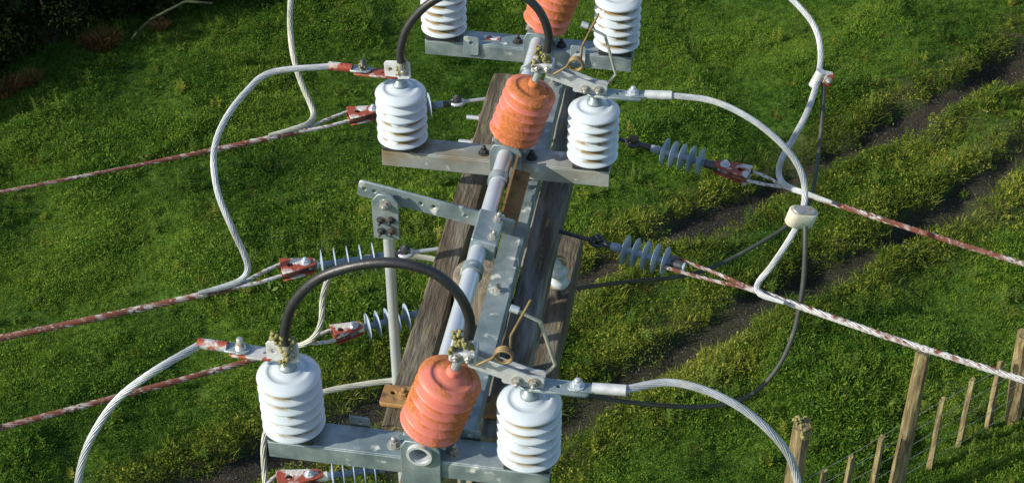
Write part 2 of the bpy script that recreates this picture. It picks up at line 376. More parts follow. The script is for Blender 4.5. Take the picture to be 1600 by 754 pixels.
# ------------------------------------------------------------------ grass, weeds, gravel (scattered)
def leaf_mat(name, dark, mid, light, rough=.55, trans=.25, spec=.12):
    m = bpy.data.materials.new(name); m.use_nodes = True; nt = m.node_tree; N = nt.nodes; K = nt.links; b = N['Principled BSDF']
    b.inputs['Roughness'].default_value = rough; b.inputs['Specular IOR Level'].default_value = spec
    at_ = N.new('ShaderNodeAttribute'); at_.attribute_name = 'tint'
    geo = N.new('ShaderNodeNewGeometry'); n = N.new('ShaderNodeTexNoise'); n.inputs['Scale'].default_value = .42; n.inputs['Detail'].default_value = 4; K.new(geo.outputs['Position'], n.inputs['Vector'])
    oi = N.new('ShaderNodeObjectInfo')
    ad = N.new('ShaderNodeMath'); ad.operation = 'MULTIPLY_ADD'; K.new(n.outputs['Fac'], ad.inputs[0]); ad.inputs[1].default_value = 2.1; ad.inputs[2].default_value = -1.05
    a2 = N.new('ShaderNodeMath'); a2.operation = 'ADD'; K.new(ad.outputs[0], a2.inputs[0]); K.new(at_.outputs['Fac'], a2.inputs[1])
    a3 = N.new('ShaderNodeMath'); a3.operation = 'MULTIPLY_ADD'; K.new(oi.outputs['Random'], a3.inputs[0]); a3.inputs[1].default_value = .4; K.new(a2.outputs[0], a3.inputs[2])
    a4 = N.new('ShaderNodeMath'); a4.operation = 'SUBTRACT'; K.new(a3.outputs[0], a4.inputs[0]); a4.inputs[1].default_value = .2
    r = N.new('ShaderNodeValToRGB'); e = r.color_ramp.elements; e.new(.5)
    for q, (p, c) in zip(e, ((.1, dark), (.5, mid), (.95, light))): q.position = p; q.color = (*c, 1)
    K.new(a4.outputs[0], r.inputs[0]); K.new(r.outputs[0], b.inputs['Base Color'])
    if trans:
        t = N.new('ShaderNodeBsdfTranslucent'); K.new(r.outputs[0], t.inputs[0]); x = N.new('ShaderNodeMixShader'); x.inputs[0].default_value = trans
        K.new(b.outputs[0], x.inputs[1]); K.new(t.outputs[0], x.inputs[2]); K.new(x.outputs[0], N['Material Output'].inputs[0])
    MATS[name] = m; return m
leaf_mat('grass_blade', (.036, .100, .011), (.112, .225, .022), (.255, .350, .045), .5, .4)
leaf_mat('dry_blade', (.050, .090, .010), (.155, .215, .020), (.34, .35, .06), .55, .4)
leaf_mat('weed_leaf', (.035, .08, .010), (.085, .155, .018), (.17, .23, .04), .5, .3)
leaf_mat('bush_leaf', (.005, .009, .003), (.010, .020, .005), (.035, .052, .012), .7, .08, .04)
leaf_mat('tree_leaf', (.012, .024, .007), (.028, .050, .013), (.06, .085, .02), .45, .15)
leaf_mat('bracken', (.09, .048, .016), (.22, .12, .038), (.38, .24, .085), .8, .25)
def blade_mesh(name, n, hr, wr, spread, lean, seed, material, seg=3):
    g = np.random.default_rng(seed); vs = []; fs = []; tint = []
    for _ in range(n):
        a = g.uniform(0, 6.283); rad = spread*math.sqrt(g.random()); bx, by = rad*math.cos(a), rad*math.sin(a)
        da = a+g.normal(0, .8); h = g.uniform(*hr); w = g.uniform(*wr); ln = g.uniform(*lean)*h; tw = da+1.57+g.normal(0, .5); t0 = g.uniform(0, .9); o = len(vs)
        for i in range(seg):
            t = i/seg; z = h*(t-.25*t*t*ln/h); d_ = ln*t*t; ww = w*(1-.55*t)*.5
            cx, cy = bx+d_*math.cos(da), by+d_*math.sin(da)
            vs += [(cx-ww*math.cos(tw), cy-ww*math.sin(tw), z), (cx+ww*math.cos(tw), cy+ww*math.sin(tw), z)]; tint += [t0*.8+.1*t, t0*.8+.1*t]
        vs.append((bx+ln*math.cos(da), by+ln*math.sin(da), h*(1-.25*ln/h))); tint.append(t0*.8+.2)
        for i in range(seg-1): fs.append((o+2*i, o+2*i+1, o+2*i+3, o+2*i+2))
        fs.append((o+2*seg-2, o+2*seg-1, o+2*seg))
    me = bpy.data.meshes.new(name); me.from_pydata(vs, [], fs); t_ = me.attributes.new('tint', 'FLOAT', 'POINT'); t_.data.foreach_set('value', tint)
    me.materials.append(MATS[material]); return me
def rosette_mesh(name, n, rad, hgt, size, seed, material):
    """low leafy cover: small leaves at all angles"""
    g = np.random.default_rng(seed); vs = []; fs = []; tint = []
    for _ in range(n):
        a = g.uniform(0, 6.283); q = rad*math.sqrt(g.random()); c = np.array([q*math.cos(a), q*math.sin(a), hgt*g.random()*(1-.6*(q/rad)**2)+.004])
        nrm = g.normal(0, .65, 3)+np.array([0, 0, .8]); nrm /= np.linalg.norm(nrm); t = np.cross(nrm, g.normal(0, 1, 3)); t /= np.linalg.norm(t); b_ = np.cross(nrm, t); s = size*g.uniform(.6, 1.4); o = len(vs)
        vs += [tuple(c-t*s), tuple(c+b_*s*.38), tuple(c+t*s), tuple(c-b_*s*.38)]; fs.append((o, o+1, o+2, o+3)); tint += [g.uniform(0, .95)]*4
    me = bpy.data.meshes.new(name); me.from_pydata(vs, [], fs); t_ = me.attributes.new('tint', 'FLOAT', 'POINT'); t_.data.foreach_set('value', tint)
    me.materials.append(MATS[material]); return me
def weed_mesh(name, seed, h=.32, material='weed_leaf'):
    """upright stalk with short side leaves in whorls"""
    g = np.random.default_rng(seed); vs = []; fs = []; tint = []
    for s in range(5):
        a = g.uniform(0, 6.28); hh = h*g.uniform(.55, 1.1); lx, ly = .25*hh*math.cos(a)*g.random(), .25*hh*math.sin(a)*g.random(); bx, by = g.normal(0, .04, 2)
        for k in range(16):
            t = .15+.85*k/16; c = np.array([bx+lx*t, by+ly*t, hh*t]); b_ = k*2.4+g.normal(0, .3); ln = .055*(1.25-t)*g.uniform(.7, 1.3); w = ln*.42; o = len(vs)
            dx, dy = math.cos(b_), math.sin(b_); up = .45
            vs += [tuple(c), (c[0]+dx*ln*.5-dy*w/2, c[1]+dy*ln*.5+dx*w/2, c[2]+ln*up*.6), (c[0]+dx*ln, c[1]+dy*ln, c[2]+ln*up), (c[0]+dx*ln*.5+dy*w/2, c[1]+dy*ln*.5-dx*w/2, c[2]+ln*up*.6)]
            fs.append((o, o+1, o+2, o+3)); tt = g.uniform(.2, .9); tint += [tt]*4
        o = len(vs); q = .003
        vs += [(bx-q, by, 0), (bx+q, by, 0), (bx+lx+q, by+ly, hh), (bx+lx-q, by+ly, hh)]; fs.append((o, o+1, o+2, o+3)); tint += [.5]*4
    me = bpy.data.meshes.new(name); me.from_pydata(vs, [], fs); t_ = me.attributes.new('tint', 'FLOAT', 'POINT'); t_.data.foreach_set('value', tint)
    me.materials.append(MATS[material]); return me
def stone_mesh(name, seed):
    bm = bmesh.new(); bmesh.ops.create_icosphere(bm, subdivisions=1, radius=.02); g = np.random.default_rng(seed); sc = g.uniform(.55, 1.2, 3)
    for q in bm.verts: q.co = Vector([q.co[i]*sc[i]*g.uniform(.8, 1.2) for i in range(3)])
    me = bpy.data.meshes.new(name); bm.to_mesh(me); bm.free(); me.materials.append(MATS['gravel_stone']); return me
def source_collection(name, meshes):
    c = bpy.data.collections.new(name)
    for me in meshes: c.objects.link(bpy.data.objects.new(me.name, me))
    return c
def scatter(name, coll, dens, attr, smin, smax, seed, label, tilt=.2, hattr=None):
    ng = bpy.data.node_groups.new(name, 'GeometryNodeTree'); ng.interface.new_socket('Geometry', in_out='OUTPUT', socket_type='NodeSocketGeometry'); N = ng.nodes; K = ng.links
    out = N.new('NodeGroupOutput'); oi = N.new('GeometryNodeObjectInfo'); oi.inputs['Object'].default_value = ground
    dp = N.new('GeometryNodeDistributePointsOnFaces'); dp.distribute_method = 'RANDOM'; dp.inputs['Seed'].default_value = seed
    na = N.new('GeometryNodeInputNamedAttribute'); na.data_type = 'FLOAT'; na.inputs['Name'].default_value = attr
    mu = N.new('ShaderNodeMath'); mu.operation = 'MULTIPLY'; K.new(na.outputs[0], mu.inputs[0]); mu.inputs[1].default_value = dens
    K.new(oi.outputs['Geometry'], dp.inputs['Mesh']); K.new(mu.outputs[0], dp.inputs['Density'])
    ci = N.new('GeometryNodeCollectionInfo'); ci.inputs['Collection'].default_value = coll; ci.inputs['Separate Children'].default_value = True; ci.inputs['Reset Children'].default_value = True
    ip = N.new('GeometryNodeInstanceOnPoints'); ip.inputs['Pick Instance'].default_value = True
    K.new(dp.outputs['Points'], ip.inputs['Points']); K.new(ci.outputs[0], ip.inputs['Instance'])
    rv = N.new('FunctionNodeRandomValue'); rv.data_type = 'FLOAT_VECTOR'; rv.inputs['Min'].default_value = (-tilt, -tilt, 0); rv.inputs['Max'].default_value = (tilt, tilt, 6.283); rv.inputs['Seed'].default_value = seed+1
    K.new(rv.outputs['Value'], ip.inputs['Rotation'])
    rs = N.new('FunctionNodeRandomValue'); rs.data_type = 'FLOAT'; rs.inputs[2].default_value = smin; rs.inputs[3].default_value = smax; rs.inputs['Seed'].default_value = seed+2
    sock = rs.outputs[1]
    if hattr:
        n2 = N.new('GeometryNodeInputNamedAttribute'); n2.data_type = 'FLOAT'; n2.inputs['Name'].default_value = hattr
        m2 = N.new('ShaderNodeMath'); m2.operation = 'MULTIPLY'; K.new(sock, m2.inputs[0]); K.new(n2.outputs[0], m2.inputs[1]); sock = m2.outputs[0]
    K.new(sock, ip.inputs['Scale']); K.new(ip.outputs[0], out.inputs[0])
    o = bpy.data.objects.new(name, bpy.data.meshes.new(name)); COL.objects.link(o); md = o.modifiers.new('scatter', 'NODES'); md.node_group = ng
    return tag(o, label, None, None, 'stuff')
lush = source_collection('grass_sources', [blade_mesh('grass_tuft_a', 34, (.04, .11), (.007, .014), .10, (.2, .9), 1, 'grass_blade', 2), blade_mesh('grass_tuft_b', 38, (.03, .08), (.010, .018), .12, (.3, 1.1), 2, 'grass_blade', 2),
    blade_mesh('grass_tuft_c', 28, (.06, .15), (.006, .011), .08, (.2, .7), 3, 'grass_blade', 2), blade_mesh('grass_tuft_d', 40, (.02, .06), (.014, .026), .13, (.4, 1.3), 4, 'grass_blade', 2),
    rosette_mesh('leafy_tuft_a', 80, .13, .10, .017, 5, 'grass_blade'), rosette_mesh('leafy_tuft_b', 70, .12, .14, .014, 6, 'grass_blade'), rosette_mesh('leafy_tuft_c', 90, .15, .07, .016, 7, 'grass_blade')])
scatter('grass', lush, 300, 'lush', .5, 1.15, 5, 'lush green pasture grass covering the slope', .25, 'tall')
dry = source_collection('dry_grass_sources', [blade_mesh('dry_tuft_a', 30, (.05, .16), (.005, .010), .10, (.3, 1.1), 11, 'dry_blade'), blade_mesh('dry_tuft_b', 34, (.03, .10), (.007, .014), .12, (.4, 1.3), 12, 'dry_blade'), rosette_mesh('dry_leafy_a', 70, .12, .11, .015, 13, 'dry_blade'), rosette_mesh('dry_leafy_b', 60, .10, .15, .017, 14, 'dry_blade')])
scatter('verge_grass', dry, 210, 'dry', .6, 1.25, 15, 'yellowish grass along the wheel ruts', .3)
weeds = source_collection('weed_sources', [weed_mesh('weed_a', 31), weed_mesh('weed_b', 32, .25), weed_mesh('weed_c', 33, .4), weed_mesh('weed_d', 34, .22, 'dry_blade'), blade_mesh('dead_tuft', 16, (.06, .2), (.004, .008), .07, (.3, 1.2), 35, 'bracken', 3), rosette_mesh('dock_leaf', 26, .12, .10, .045, 36, 'weed_leaf')])
scatter('weeds', weeds, 9, 'weed', .5, 1.1, 25, 'upright leafy weeds scattered through the pasture', .2)
stones = source_collection('gravel_sources', [stone_mesh('stone_a', 41), stone_mesh('stone_b', 42), stone_mesh('stone_c', 43)])
scatter('gravel', stones, 170, 'stone', .12, .75, 35, 'loose grey gravel lying in the wheel ruts', 1.5)

# ------------------------------------------------------------------ trees and thicket at the far corner
def leaf_cloud(blobs, n, size, seed, material):
    """leaf-sized faces spread through uneven clumps; blobs: (centre, radius)"""
    g = np.random.default_rng(seed); vs = []; fs = []; tint = []; wts = np.array([r**2.2 for _, r in blobs]); wts /= wts.sum()
    for k in g.choice(len(blobs), n, p=wts):
        c, r = blobs[k]; dv = g.normal(0, 1, 3); dv /= np.linalg.norm(dv); p = np.array(c)+dv*r*(g.random()**.45)*np.array([1, 1, .8])
        nrm = dv*.6+g.normal(0, .7, 3)+np.array([0, 0, .35]); nrm /= np.linalg.norm(nrm); t = np.cross(nrm, g.normal(0, 1, 3)); t /= np.linalg.norm(t); b_ = np.cross(nrm, t)
        s = size*g.uniform(.6, 1.35); o = len(vs)
        vs += [tuple(p-t*s), tuple(p+b_*s*.42+nrm*s*.12), tuple(p+t*s), tuple(p-b_*s*.42+nrm*s*.12)]
        fs.append((o, o+1, o+2, o+3)); tt = g.uniform(.1, .9); tint += [tt]*4
    me = bpy.data.meshes.new('foliage'); me.from_pydata(vs, [], fs); t_ = me.attributes.new('tint', 'FLOAT', 'POINT'); t_.data.foreach_set('value', tint); me.materials.append(MATS[material]); return me
def make_tree(x, y, h, cr, seed, label, leaves=9000, name='evergreen_tree'):
    g = np.random.default_rng(seed); z0 = ground_z(x, y); t = thing(name, label, 'tree', (x, y, z0), group='trees beyond the pasture')
    mb = MB(); mb.tube([(0, 0, -.3), (.05, .03, h*.2), (-.08, .06, h*.45), (.05, -.05, h*.8)], [.24, .19, .14, .05], 10); blobs = []
    for i in range(13):
        z = h*(.22+.68*i/12); a = i*2.4+g.normal(0, .3); ln = cr*(1.05-.75*abs(i/12-.3))*g.uniform(.7, 1.05); e = (ln*math.cos(a), ln*math.sin(a), z+ln*.25)
        mb.tube([(0, 0, z-.3), (e[0]*.5, e[1]*.5, z+.05), e], [.07, .045, .02], 6)
        for q in (.55, .95): blobs.append(((e[0]*q+g.normal(0, .15), e[1]*q+g.normal(0, .15), z+ln*.25*q), cr*g.uniform(.28, .46)))
    blobs.append(((0, 0, h*.92), cr*.4))
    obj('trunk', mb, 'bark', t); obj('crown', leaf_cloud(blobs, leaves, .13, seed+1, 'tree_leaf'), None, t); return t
TREES = [(-15.0, 17.6, 5.3, 1.7, 'small dark evergreen nearest the camera in the shade belt'), (-14.4, 20.0, 6.0, 2.0, 'dark evergreen standing level with the bracken strip'),
         (-13.6, 22.8, 6.6, 2.2, 'dark evergreen behind the thicket corner'), (-12.0, 25.8, 6.4, 2.2, 'dark evergreen farthest along the shade belt'),
         (-18.0, 21.0, 7.5, 2.6, 'largest dark evergreen at the rear of the shade belt'), (-17.6, 24.4, 7.5, 2.6, 'broad dark evergreen in the second row of the shade belt'),
         (-17.8, 18.2, 6.4, 2.0, 'slim dark evergreen behind the small one in the shade belt')]
for i, (x, y, h, cr, lb) in enumerate(TREES): make_tree(x, y, h, cr, 100+i*3, lb)
BUSH = [(-7.9, 19.5, 1.2, .85, 'dark bush above the bracken strip at the picture edge'), (-6.9, 20.5, 1.3, .85, 'dark bush just before the brown bracken clump'),
        (-5.95, 21.5, 1.35, .9, 'dark bush with yellowish leaf tips behind the bracken clump'), (-5.1, 21.9, 1.3, .85, 'dark bush under the bare mossy branch'),
        (-4.3, 22.3, 1.2, .8, 'low dark bush closing the far end of the thicket'), (-8.6, 21.0, 2.2, 1.2, 'tall dark shrub filling the corner of the thicket'),
        (-7.3, 22.1, 2.2, 1.2, 'tall dark shrub behind the bracken clump'), (-6.0, 23.2, 2.2, 1.2, 'tall dark shrub behind the mossy branch'), (-9.2, 19.2, 1.7, 1.1, 'dark bush nearest the shade belt at the picture edge'),
        (-3.6, 22.6, 1.1, .75, 'outermost low bush of the thicket toward the hanging jumper'), (-4.8, 24.0, 2.0, 1.1, 'tall dark shrub at the rear of the thicket end')]
for i, (x, y, h, r, lb) in enumerate(BUSH):
    g = np.random.default_rng(300+i); t = thing('thicket_bush', lb, 'bush', (x, y, ground_z(x, y)), group='bushes of the dark thicket'); mb = MB(); blobs = []
    for k in range(9):
        a = k*2.4+g.normal(0, .3); ln = r*g.uniform(.4, .95); z = h*g.uniform(.35, .95); e = (ln*math.cos(a), ln*math.sin(a), z)
        mb.tube([(g.normal(0, .05), g.normal(0, .05), -.1), (e[0]*.4, e[1]*.4, z*.55), e], [.028, .02, .008], 5); blobs.append((e, r*g.uniform(.26, .5)))
        blobs.append(((e[0]*.7, e[1]*.7, z*.45), r*g.uniform(.3, .45)))
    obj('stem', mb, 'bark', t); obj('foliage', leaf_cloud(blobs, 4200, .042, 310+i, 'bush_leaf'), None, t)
b0 = P(255, 20, -O.z+1.6); t = thing('fallen_branch', 'bare curved mossy branch poking out of the dark thicket', 'branch', b0)
q = [P(x, y, -O.z+w*.6) - b0 for x, y, w in ((205, 62, .35), (232, 34, .8), (256, 20, 1.05), (278, 9, 1.2), (291, 3, 1.25), (310, 4, 1.25), (332, 6, 1.15))]
obj('limb', MB().tube(crom(q, .04), .021, 7), 'mossy_bark', t)
obj('twig', MB().tube(crom([q[4], q[4]+Vector((.05, .1, .3)), q[4]+Vector((.0, .25, .7))], .05), .012, 6), 'mossy_bark', t)
BR = [(160, 82, .30, 'large brown clump of dead bracken against the thicket'), (12, 150, .24, 'low brown strip of dead bracken at the picture edge'), (50, 138, .18, 'small brown tuft of dead bracken beside the strip'),
      (250, 50, .16, 'faded brown dead bracken tuft under the mossy branch')]
for i, (x, y, h, lb) in enumerate(BR):
    p = G(x, y); p.z = ground_z(p.x, p.y)
    o = obj('bracken_clump', blade_mesh('bracken', 420, (h*.4, h*1.2), (.008, .016), h*.7, (.3, 1.0), 500+i, 'bracken', 4), None, None, p); tag(o, lb, 'bracken', 'dead bracken clumps')

# ------------------------------------------------------------------ pole, wooden cross-arms, steel base
ROTZ = (0, 0, -PSI)
PU, PV = .037, -.45
t = thing('utility_pole', 'round wooden power pole standing under the switch between the cross-arms', 'power pole', tuple(L(PU, PV, 0)[:2])+(0,), ROTZ)
mb = MB(); zt = O.z-.13
prof = [(.135-.052*k/12, zt*k/12) for k in range(13)]
mb.lathe([(.135, -.4)]+prof+[(.07, zt+.006), (0, zt+.012)], 28)
obj('shaft', mb, 'pole_wood', t)
mb = MB()
for s in (-1, 1): mb.tube([(.02*s, -.083, zt-.1), (.02*s, -.1, zt-1.6), (.02*s, -.13, .5)], .006, 6)
obj('earth_wire', mb, 'dark_sheath', t)
def crossarm(u, v0, v1, top, wid, hei, material, label, seed, name='crossarm', grp='wooden cross-arms of the pole'):
    t = thing(name, label, 'cross-arm', L(u, (v0+v1)/2, top-hei/2), ROTZ, grp); n = 40; ln = v1-v0; g = np.random.default_rng(seed); mb = MB(); vs = []; fs = []
    sec = [(-.5, -.5), (-.44, -.5), (.44, -.5), (.5, -.44), (.5, .42), (.43, .5), (.2, .505), (-.1, .5), (-.43, .5), (-.5, .42)]; m_ = len(sec)
    for i in range(n+1):
        y = -ln/2+ln*i/n; e = 1 if 0 < i < n else .985
        for k, (a, c) in enumerate(sec): vs.append((a*wid*e+g.normal(0, .0009)+.002*math.sin(i*.4+k), y+(g.normal(0, .002) if i in (0, n) else 0), c*hei*e+g.normal(0, .0009)))
    for i in range(n):
        for k in range(m_): fs.append((i*m_+k, (i+1)*m_+k, (i+1)*m_+(k+1) % m_, i*m_+(k+1) % m_))
    fs.append(tuple(range(m_))); fs.append(tuple(n*m_+k for k in range(m_))[::-1])
    mb.add(vs, fs); obj('beam', mb, material, t); return t
XT = -.19
cl = crossarm(-.088, -1.0, .665, XT, .08, .125, 'old_wood', 'dark weathered wooden cross-arm under the switch, on the side of the drilled lever', 1)
cr_ = crossarm(.162, -1.0, .665, XT, .08, .125, 'grey_wood', 'grey lichen-spotted wooden cross-arm under the switch, on the blade side', 2)
ll = crossarm(-.105, -.98, .35, -.62, .08, .12, 'old_wood', 'lower dark cross-arm beneath the lever side', 3)
lr = crossarm(.182, -.62, .35, -.60, .085, .13, 'old_wood', 'lower dark cross-arm carrying the small white pin insulator', 4)
# through-bolts joining the pair of upper arms
for q, (vv, lab) in enumerate(((.47, 'long threaded bolt joining the cross-arms near their far end'), (.33, 'long threaded bolt joining the cross-arms behind the middle row'), (.20, 'long threaded bolt joining the cross-arms just behind the middle beam'))):
    t = thing('through_bolt', lab, 'bolt', L(.037, vv, XT-.055), ROTZ, 'cross-arm through-bolts')
    obj('rod', MB().tube([(-.22, 0, 0), (.24, 0, 0)], .008, 8), 'pipe_zinc', t)
    for s in (-1, 1): obj('nut', MB().bolt((.165*s if s > 0 else -.166, 0, 0), (s, 0, 0), .014, .012, .02), 'bolt_zinc', t)
# steel base rail carrying the three beams
t = thing('base_rail', 'pale galvanised channel running under the three switch beams between the cross-arms', 'steel rail', L(.098, -.3, -.125), ROTZ)
mb = MB(); mb.box((0, 0, .026), (.062, 1.86, .006)); mb.box((-.028, 0, -.003), (.006, 1.86, .052)); mb.box((.028, 0, -.003), (.006, 1.86, .052))
obj('channel', mb, 'galvanised', t)
for vv in (-.72, -.25, .22, .78): obj('bolt', MB().bolt((.0, vv, .029), (0, 0, 1), .011, .009, .012), 'bolt_zinc', t)
t = thing('cross_strap', 'rust-brown flat bar with bolt holes across the near ends of the cross-arms', 'steel strap', L(.037, -.905, XT+.009), ROTZ)
obj('bar', plate(rect(-.182, .225, -.034, .034, .004), [(-.155, .006, .008), (.19, .006, .008)], .014), 'rust_plate', t)
for s in (-1, 1): obj('bolt', MB().bolt((.125*s, 0, .007), (0, 0, 1), .012, .01, .012), 'rust_plate', t)

# ------------------------------------------------------------------ the three switch beams
ROWN = ('near', 'middle', 'far')
def beam(i):
    lab = ('bluish galvanised steel beam of the near switch row', 'brown-stained galvanised steel beam of the middle switch row', 'galvanised steel beam of the far switch row with a small sticker')[i]
    t = thing('switch_beam', lab, 'steel beam', L(0, ROWS[i], -.0625), ROTZ, 'steel beams carrying the insulators'); M_ = 'galvanised_stained' if i == 1 else 'galvanised'
    w_, hh, ln, th = .080, .055, .68, .005; mb = MB()
    mb.box((0, -.003, hh/2-th/2), (ln, w_, th), bev=.0015); mb.box((0, -.003-w_/2+th/2-.0008, -th/2), (ln-.001, th, hh-th), bev=.0015); mb.box((0, -.003+w_/2-th/2+.0008, -th/2), (ln-.001, th, hh-th), bev=.0015)
    obj('channel', mb, M_, t)
    for s in (-1, 1):                                   # bearing bracket either side of the beam, pierced by the shaft
        f = s < 0; o_ = [(-.046, -.13 if f and i == 0 else -.05), (.046, -.13 if f and i == 0 else -.05), (.046, .068), (.034, .090), (-.034, .090), (-.046, .068)]
        Mx = Matrix.Translation((.034, -.003+s*(w_/2+.006), 0)) @ Matrix.Rotation(math.pi/2, 4, 'X')
        obj('bearing_bracket', plate(o_, [(0, .0565, .0255)], .008, M=Mx), 'galvanised', t)
    if i == 0:
        n = 28; ra, rb_ = .0305, .0240; y0, y1 = -.064, -.049
        vs = [(.034+q*math.cos(2*math.pi*k/n), y, .0565+q*math.sin(2*math.pi*k/n)) for q, y in ((ra, y1), (ra, y0), (rb_, y0), (rb_, y1)) for k in range(n)]
        obj('bushing', MB().add(vs, [(j*n+k, j*n+(k+1) % n, (j+1)*n+(k+1) % n, (j+1)*n+k) for j in range(3) for k in range(n)], False), 'aluminium', t)
    for s in (-1, 1): obj('bolt', MB().bolt((.034+.072*s, -.01, hh/2), (0, 0, 1), .012, .012, .012), 'dark_steel' if i else 'bolt_zinc', t)
    tabs = ([(-.135, .043), (.135, .043)], [], [(-.185, -.047), (.165, -.047)])[i]
    for (x, y) in tabs:
        Mx = Matrix.Translation((x, y+(.004 if y > 0 else -.002), .022)) @ Matrix.Rotation(math.pi/2-.15*(1 if y < 0 else -1), 4, 'X')
        obj('lug_tab', plate(rect(-.024, .024, -.03, .032, .004), [(0, .012, .007)], .004, M=Mx), 'galvanised', t)
    if i == 2: obj('sticker', MB().box((-.125, -.0, hh/2+.0015), (.055, .026, .001)), 'sticker', t)
    return t
for i in range(3): beam(i)

# operating shaft
t = thing('operating_shaft', 'pale blue-grey galvanised pipe running through all three beams', 'pipe', L(.034, -.24, -.006), ROTZ)
mb = MB(); ys = (-1.022, 1.03); r0, r1 = .0238, .0195; n = 24
for rr, fl in ((r0, False), (r1, True)):
    vs = [(rr*math.cos(2*math.pi*k/n), y, rr*math.sin(2*math.pi*k/n)) for y in ys for k in range(n)]
    fs = [(k, (k+1) % n, n+(k+1) % n, n+k) for k in range(n)]; mb.add(vs, [f if fl else f[::-1] for f in fs], True)
for e in (0, 1):
    y = ys[e]; vs = [(rr*math.cos(2*math.pi*k/n), y, rr*math.sin(2*math.pi*k/n)) for rr in (r0, r1) for k in range(n)]
    mb.add(vs, [(k, (k+1) % n, n+(k+1) % n, n+k) for k in range(n)])
obj('tube', mb, 'pipe_zinc', t)
for (yy, s) in ((.05, 1), (-.36, 1), (.62, -1)): obj('collar', MB().tube([(0, yy, 0), (0, yy+.03, 0)], .030, 18), 'galvanised', t)

# operating lever, drilled bar, and the rod that goes down to the ground
TILT = R(17.5)
LV = -.33
t = thing('operating_lever', 'drilled flat galvanised lever bolted to the operating shaft', 'lever', L(.034, LV, -.006), (0, R(11.5), -PSI))
obj('drilled_bar', plate(rect(-.366, .075, -.028, .022, .004), [(-.350, 0, .0075), (-.322, 0, .0075), (-.224, 0, .0075), (-.188, 0, .0075), (-.152, 0, .0075), (-.06, 0, .0075)], .009, M=Matrix.Rotation(math.pi/2, 4, 'X') @ Matrix.Translation((0, 0, .03))), 'galvanised', t)
obj('bolt', MB().bolt((-.285, -.048, 0), (0, -1, 0), .013, .010, .006), 'bolt_zinc', t)
obj('bolt', MB().bolt((-.285, -.025, 0), (0, 1, 0), .013, .010, .010), 'bolt_zinc', t)
mb = MB(); mb.box((.010, -.10, .006), (.072, .14, .062), bev=.004); obj('clamp_block', mb, 'galvanised', t)
for q in (-.14, -.06): obj('bolt', MB().bolt((.03, q, .037), (0, 0, 1), .011, .009, .012), 'bolt_zinc', t)
mb = MB(); mb.box((.035, .135, .0), (.006, .255, .052)); mb.box((.058, .135, -.029), (.052, .255, .006)); obj('stop_channel', mb, 'rust_plate', t)
rb = L(-.245, LV-.062, .035)
t = thing('down_rod', 'upright galvanised rod hanging from the drilled lever to the ground', 'pipe', rb, ROTZ)
Mx = Matrix.Rotation(math.pi/2, 4, 'X')
obj('clevis_plate', plate([(-.036, -.115), (.036, -.115), (.036, .01), (.018, .036), (-.018, .036), (-.036, .012)], [], .008, M=Mx), 'galvanised', t)
for (x, z) in ((-.014, -.05), (.015, -.046), (-.014, -.088), (.015, -.085)): obj('bolt', MB().bolt((x, -.004, z), (0, -1, 0), .0085, .008, .014), 'dark_steel', t)
obj('bolt', MB().bolt((0, -.004, .004), (0, -1, 0), .012, .01, .006), 'bolt_zinc', t)
obj('tube', MB().tube([(0, .014, -.06), (0, .014, -1.2), (0, .014, -4), (0, .014, -rb.z+.9)], .0155, 14), 'pipe_zinc', t)

# ------------------------------------------------------------------ insulators
def shed_profile(top=False):
    p = [(.046, -.0075), (.066, -.0095), (.0725, -.0085), (.0752, -.0058), (.0750, -.0030), (.0728, -.0006), (.066, .0040), (.0585, .0095), (.0545, .0150), (.050, .0215)]
    if top: p = p[:5]+[(.0735, .0005), (.066, .0055), (.054, .0115), (.0485, .0135), (.0465, .0118), (.034, .0160), (.030, .0200), (0, .0205)]
    return p
SHED = mesh_of(MB().lathe([(0, -.0075)]+shed_profile()+[(0, .0215)], 48), 'shed'); TOPSHED = mesh_of(MB().lathe([(0, -.0075)]+shed_profile(True), 48), 'shed')
SHED_O, TOPSHED_O = SHED.copy(), TOPSHED.copy()
for a, mm in ((SHED, 'white_glaze'), (TOPSHED, 'white_glaze_top'), (SHED_O, 'orange_crust'), (TOPSHED_O, 'orange_crust')): a.materials.append(MATS[mm])
BASE = mesh_of(MB().box((0, -.004, -.0278), (.108, .084, .0135), bev=.002), 'base_plate'); FOOT = mesh_of(MB().lathe([(.05, -.022), (.05, -.013), (.046, -.012)], 32), 'foot')
BASE.materials.append(MATS['dark_steel']); FOOT.materials.append(MATS['dark_steel'])
def stack(t, orange=False, base=True):
    for k in range(6):
        obj('shed', (TOPSHED_O if orange else TOPSHED) if k == 5 else (SHED_O if orange else SHED), None, t, (0, 0, .03*k))
    if base: obj('base_plate', BASE, None, t); obj('foot', FOOT, None, t)
def lichen_lump(pts, r, seed):
    """crusty growth: many small ragged flakes gathered round the given points"""
    mb = MB(); g = np.random.default_rng(seed); bm = bmesh.new(); bmesh.ops.create_icosphere(bm, subdivisions=1, radius=1); ico = [q.co.copy() for q in bm.verts]; fc = [[q.index for q in f.verts] for f in bm.faces]; bm.free()
    for p in pts:
        for _ in range(12):
            c = Vector(p)+Vector(g.normal(0, r*.36, 3)); rr = r*g.uniform(.3, .6)
            mb.add([c+q*rr*g.uniform(.55, 1.35) for q in ico], fc, True)
    return mb
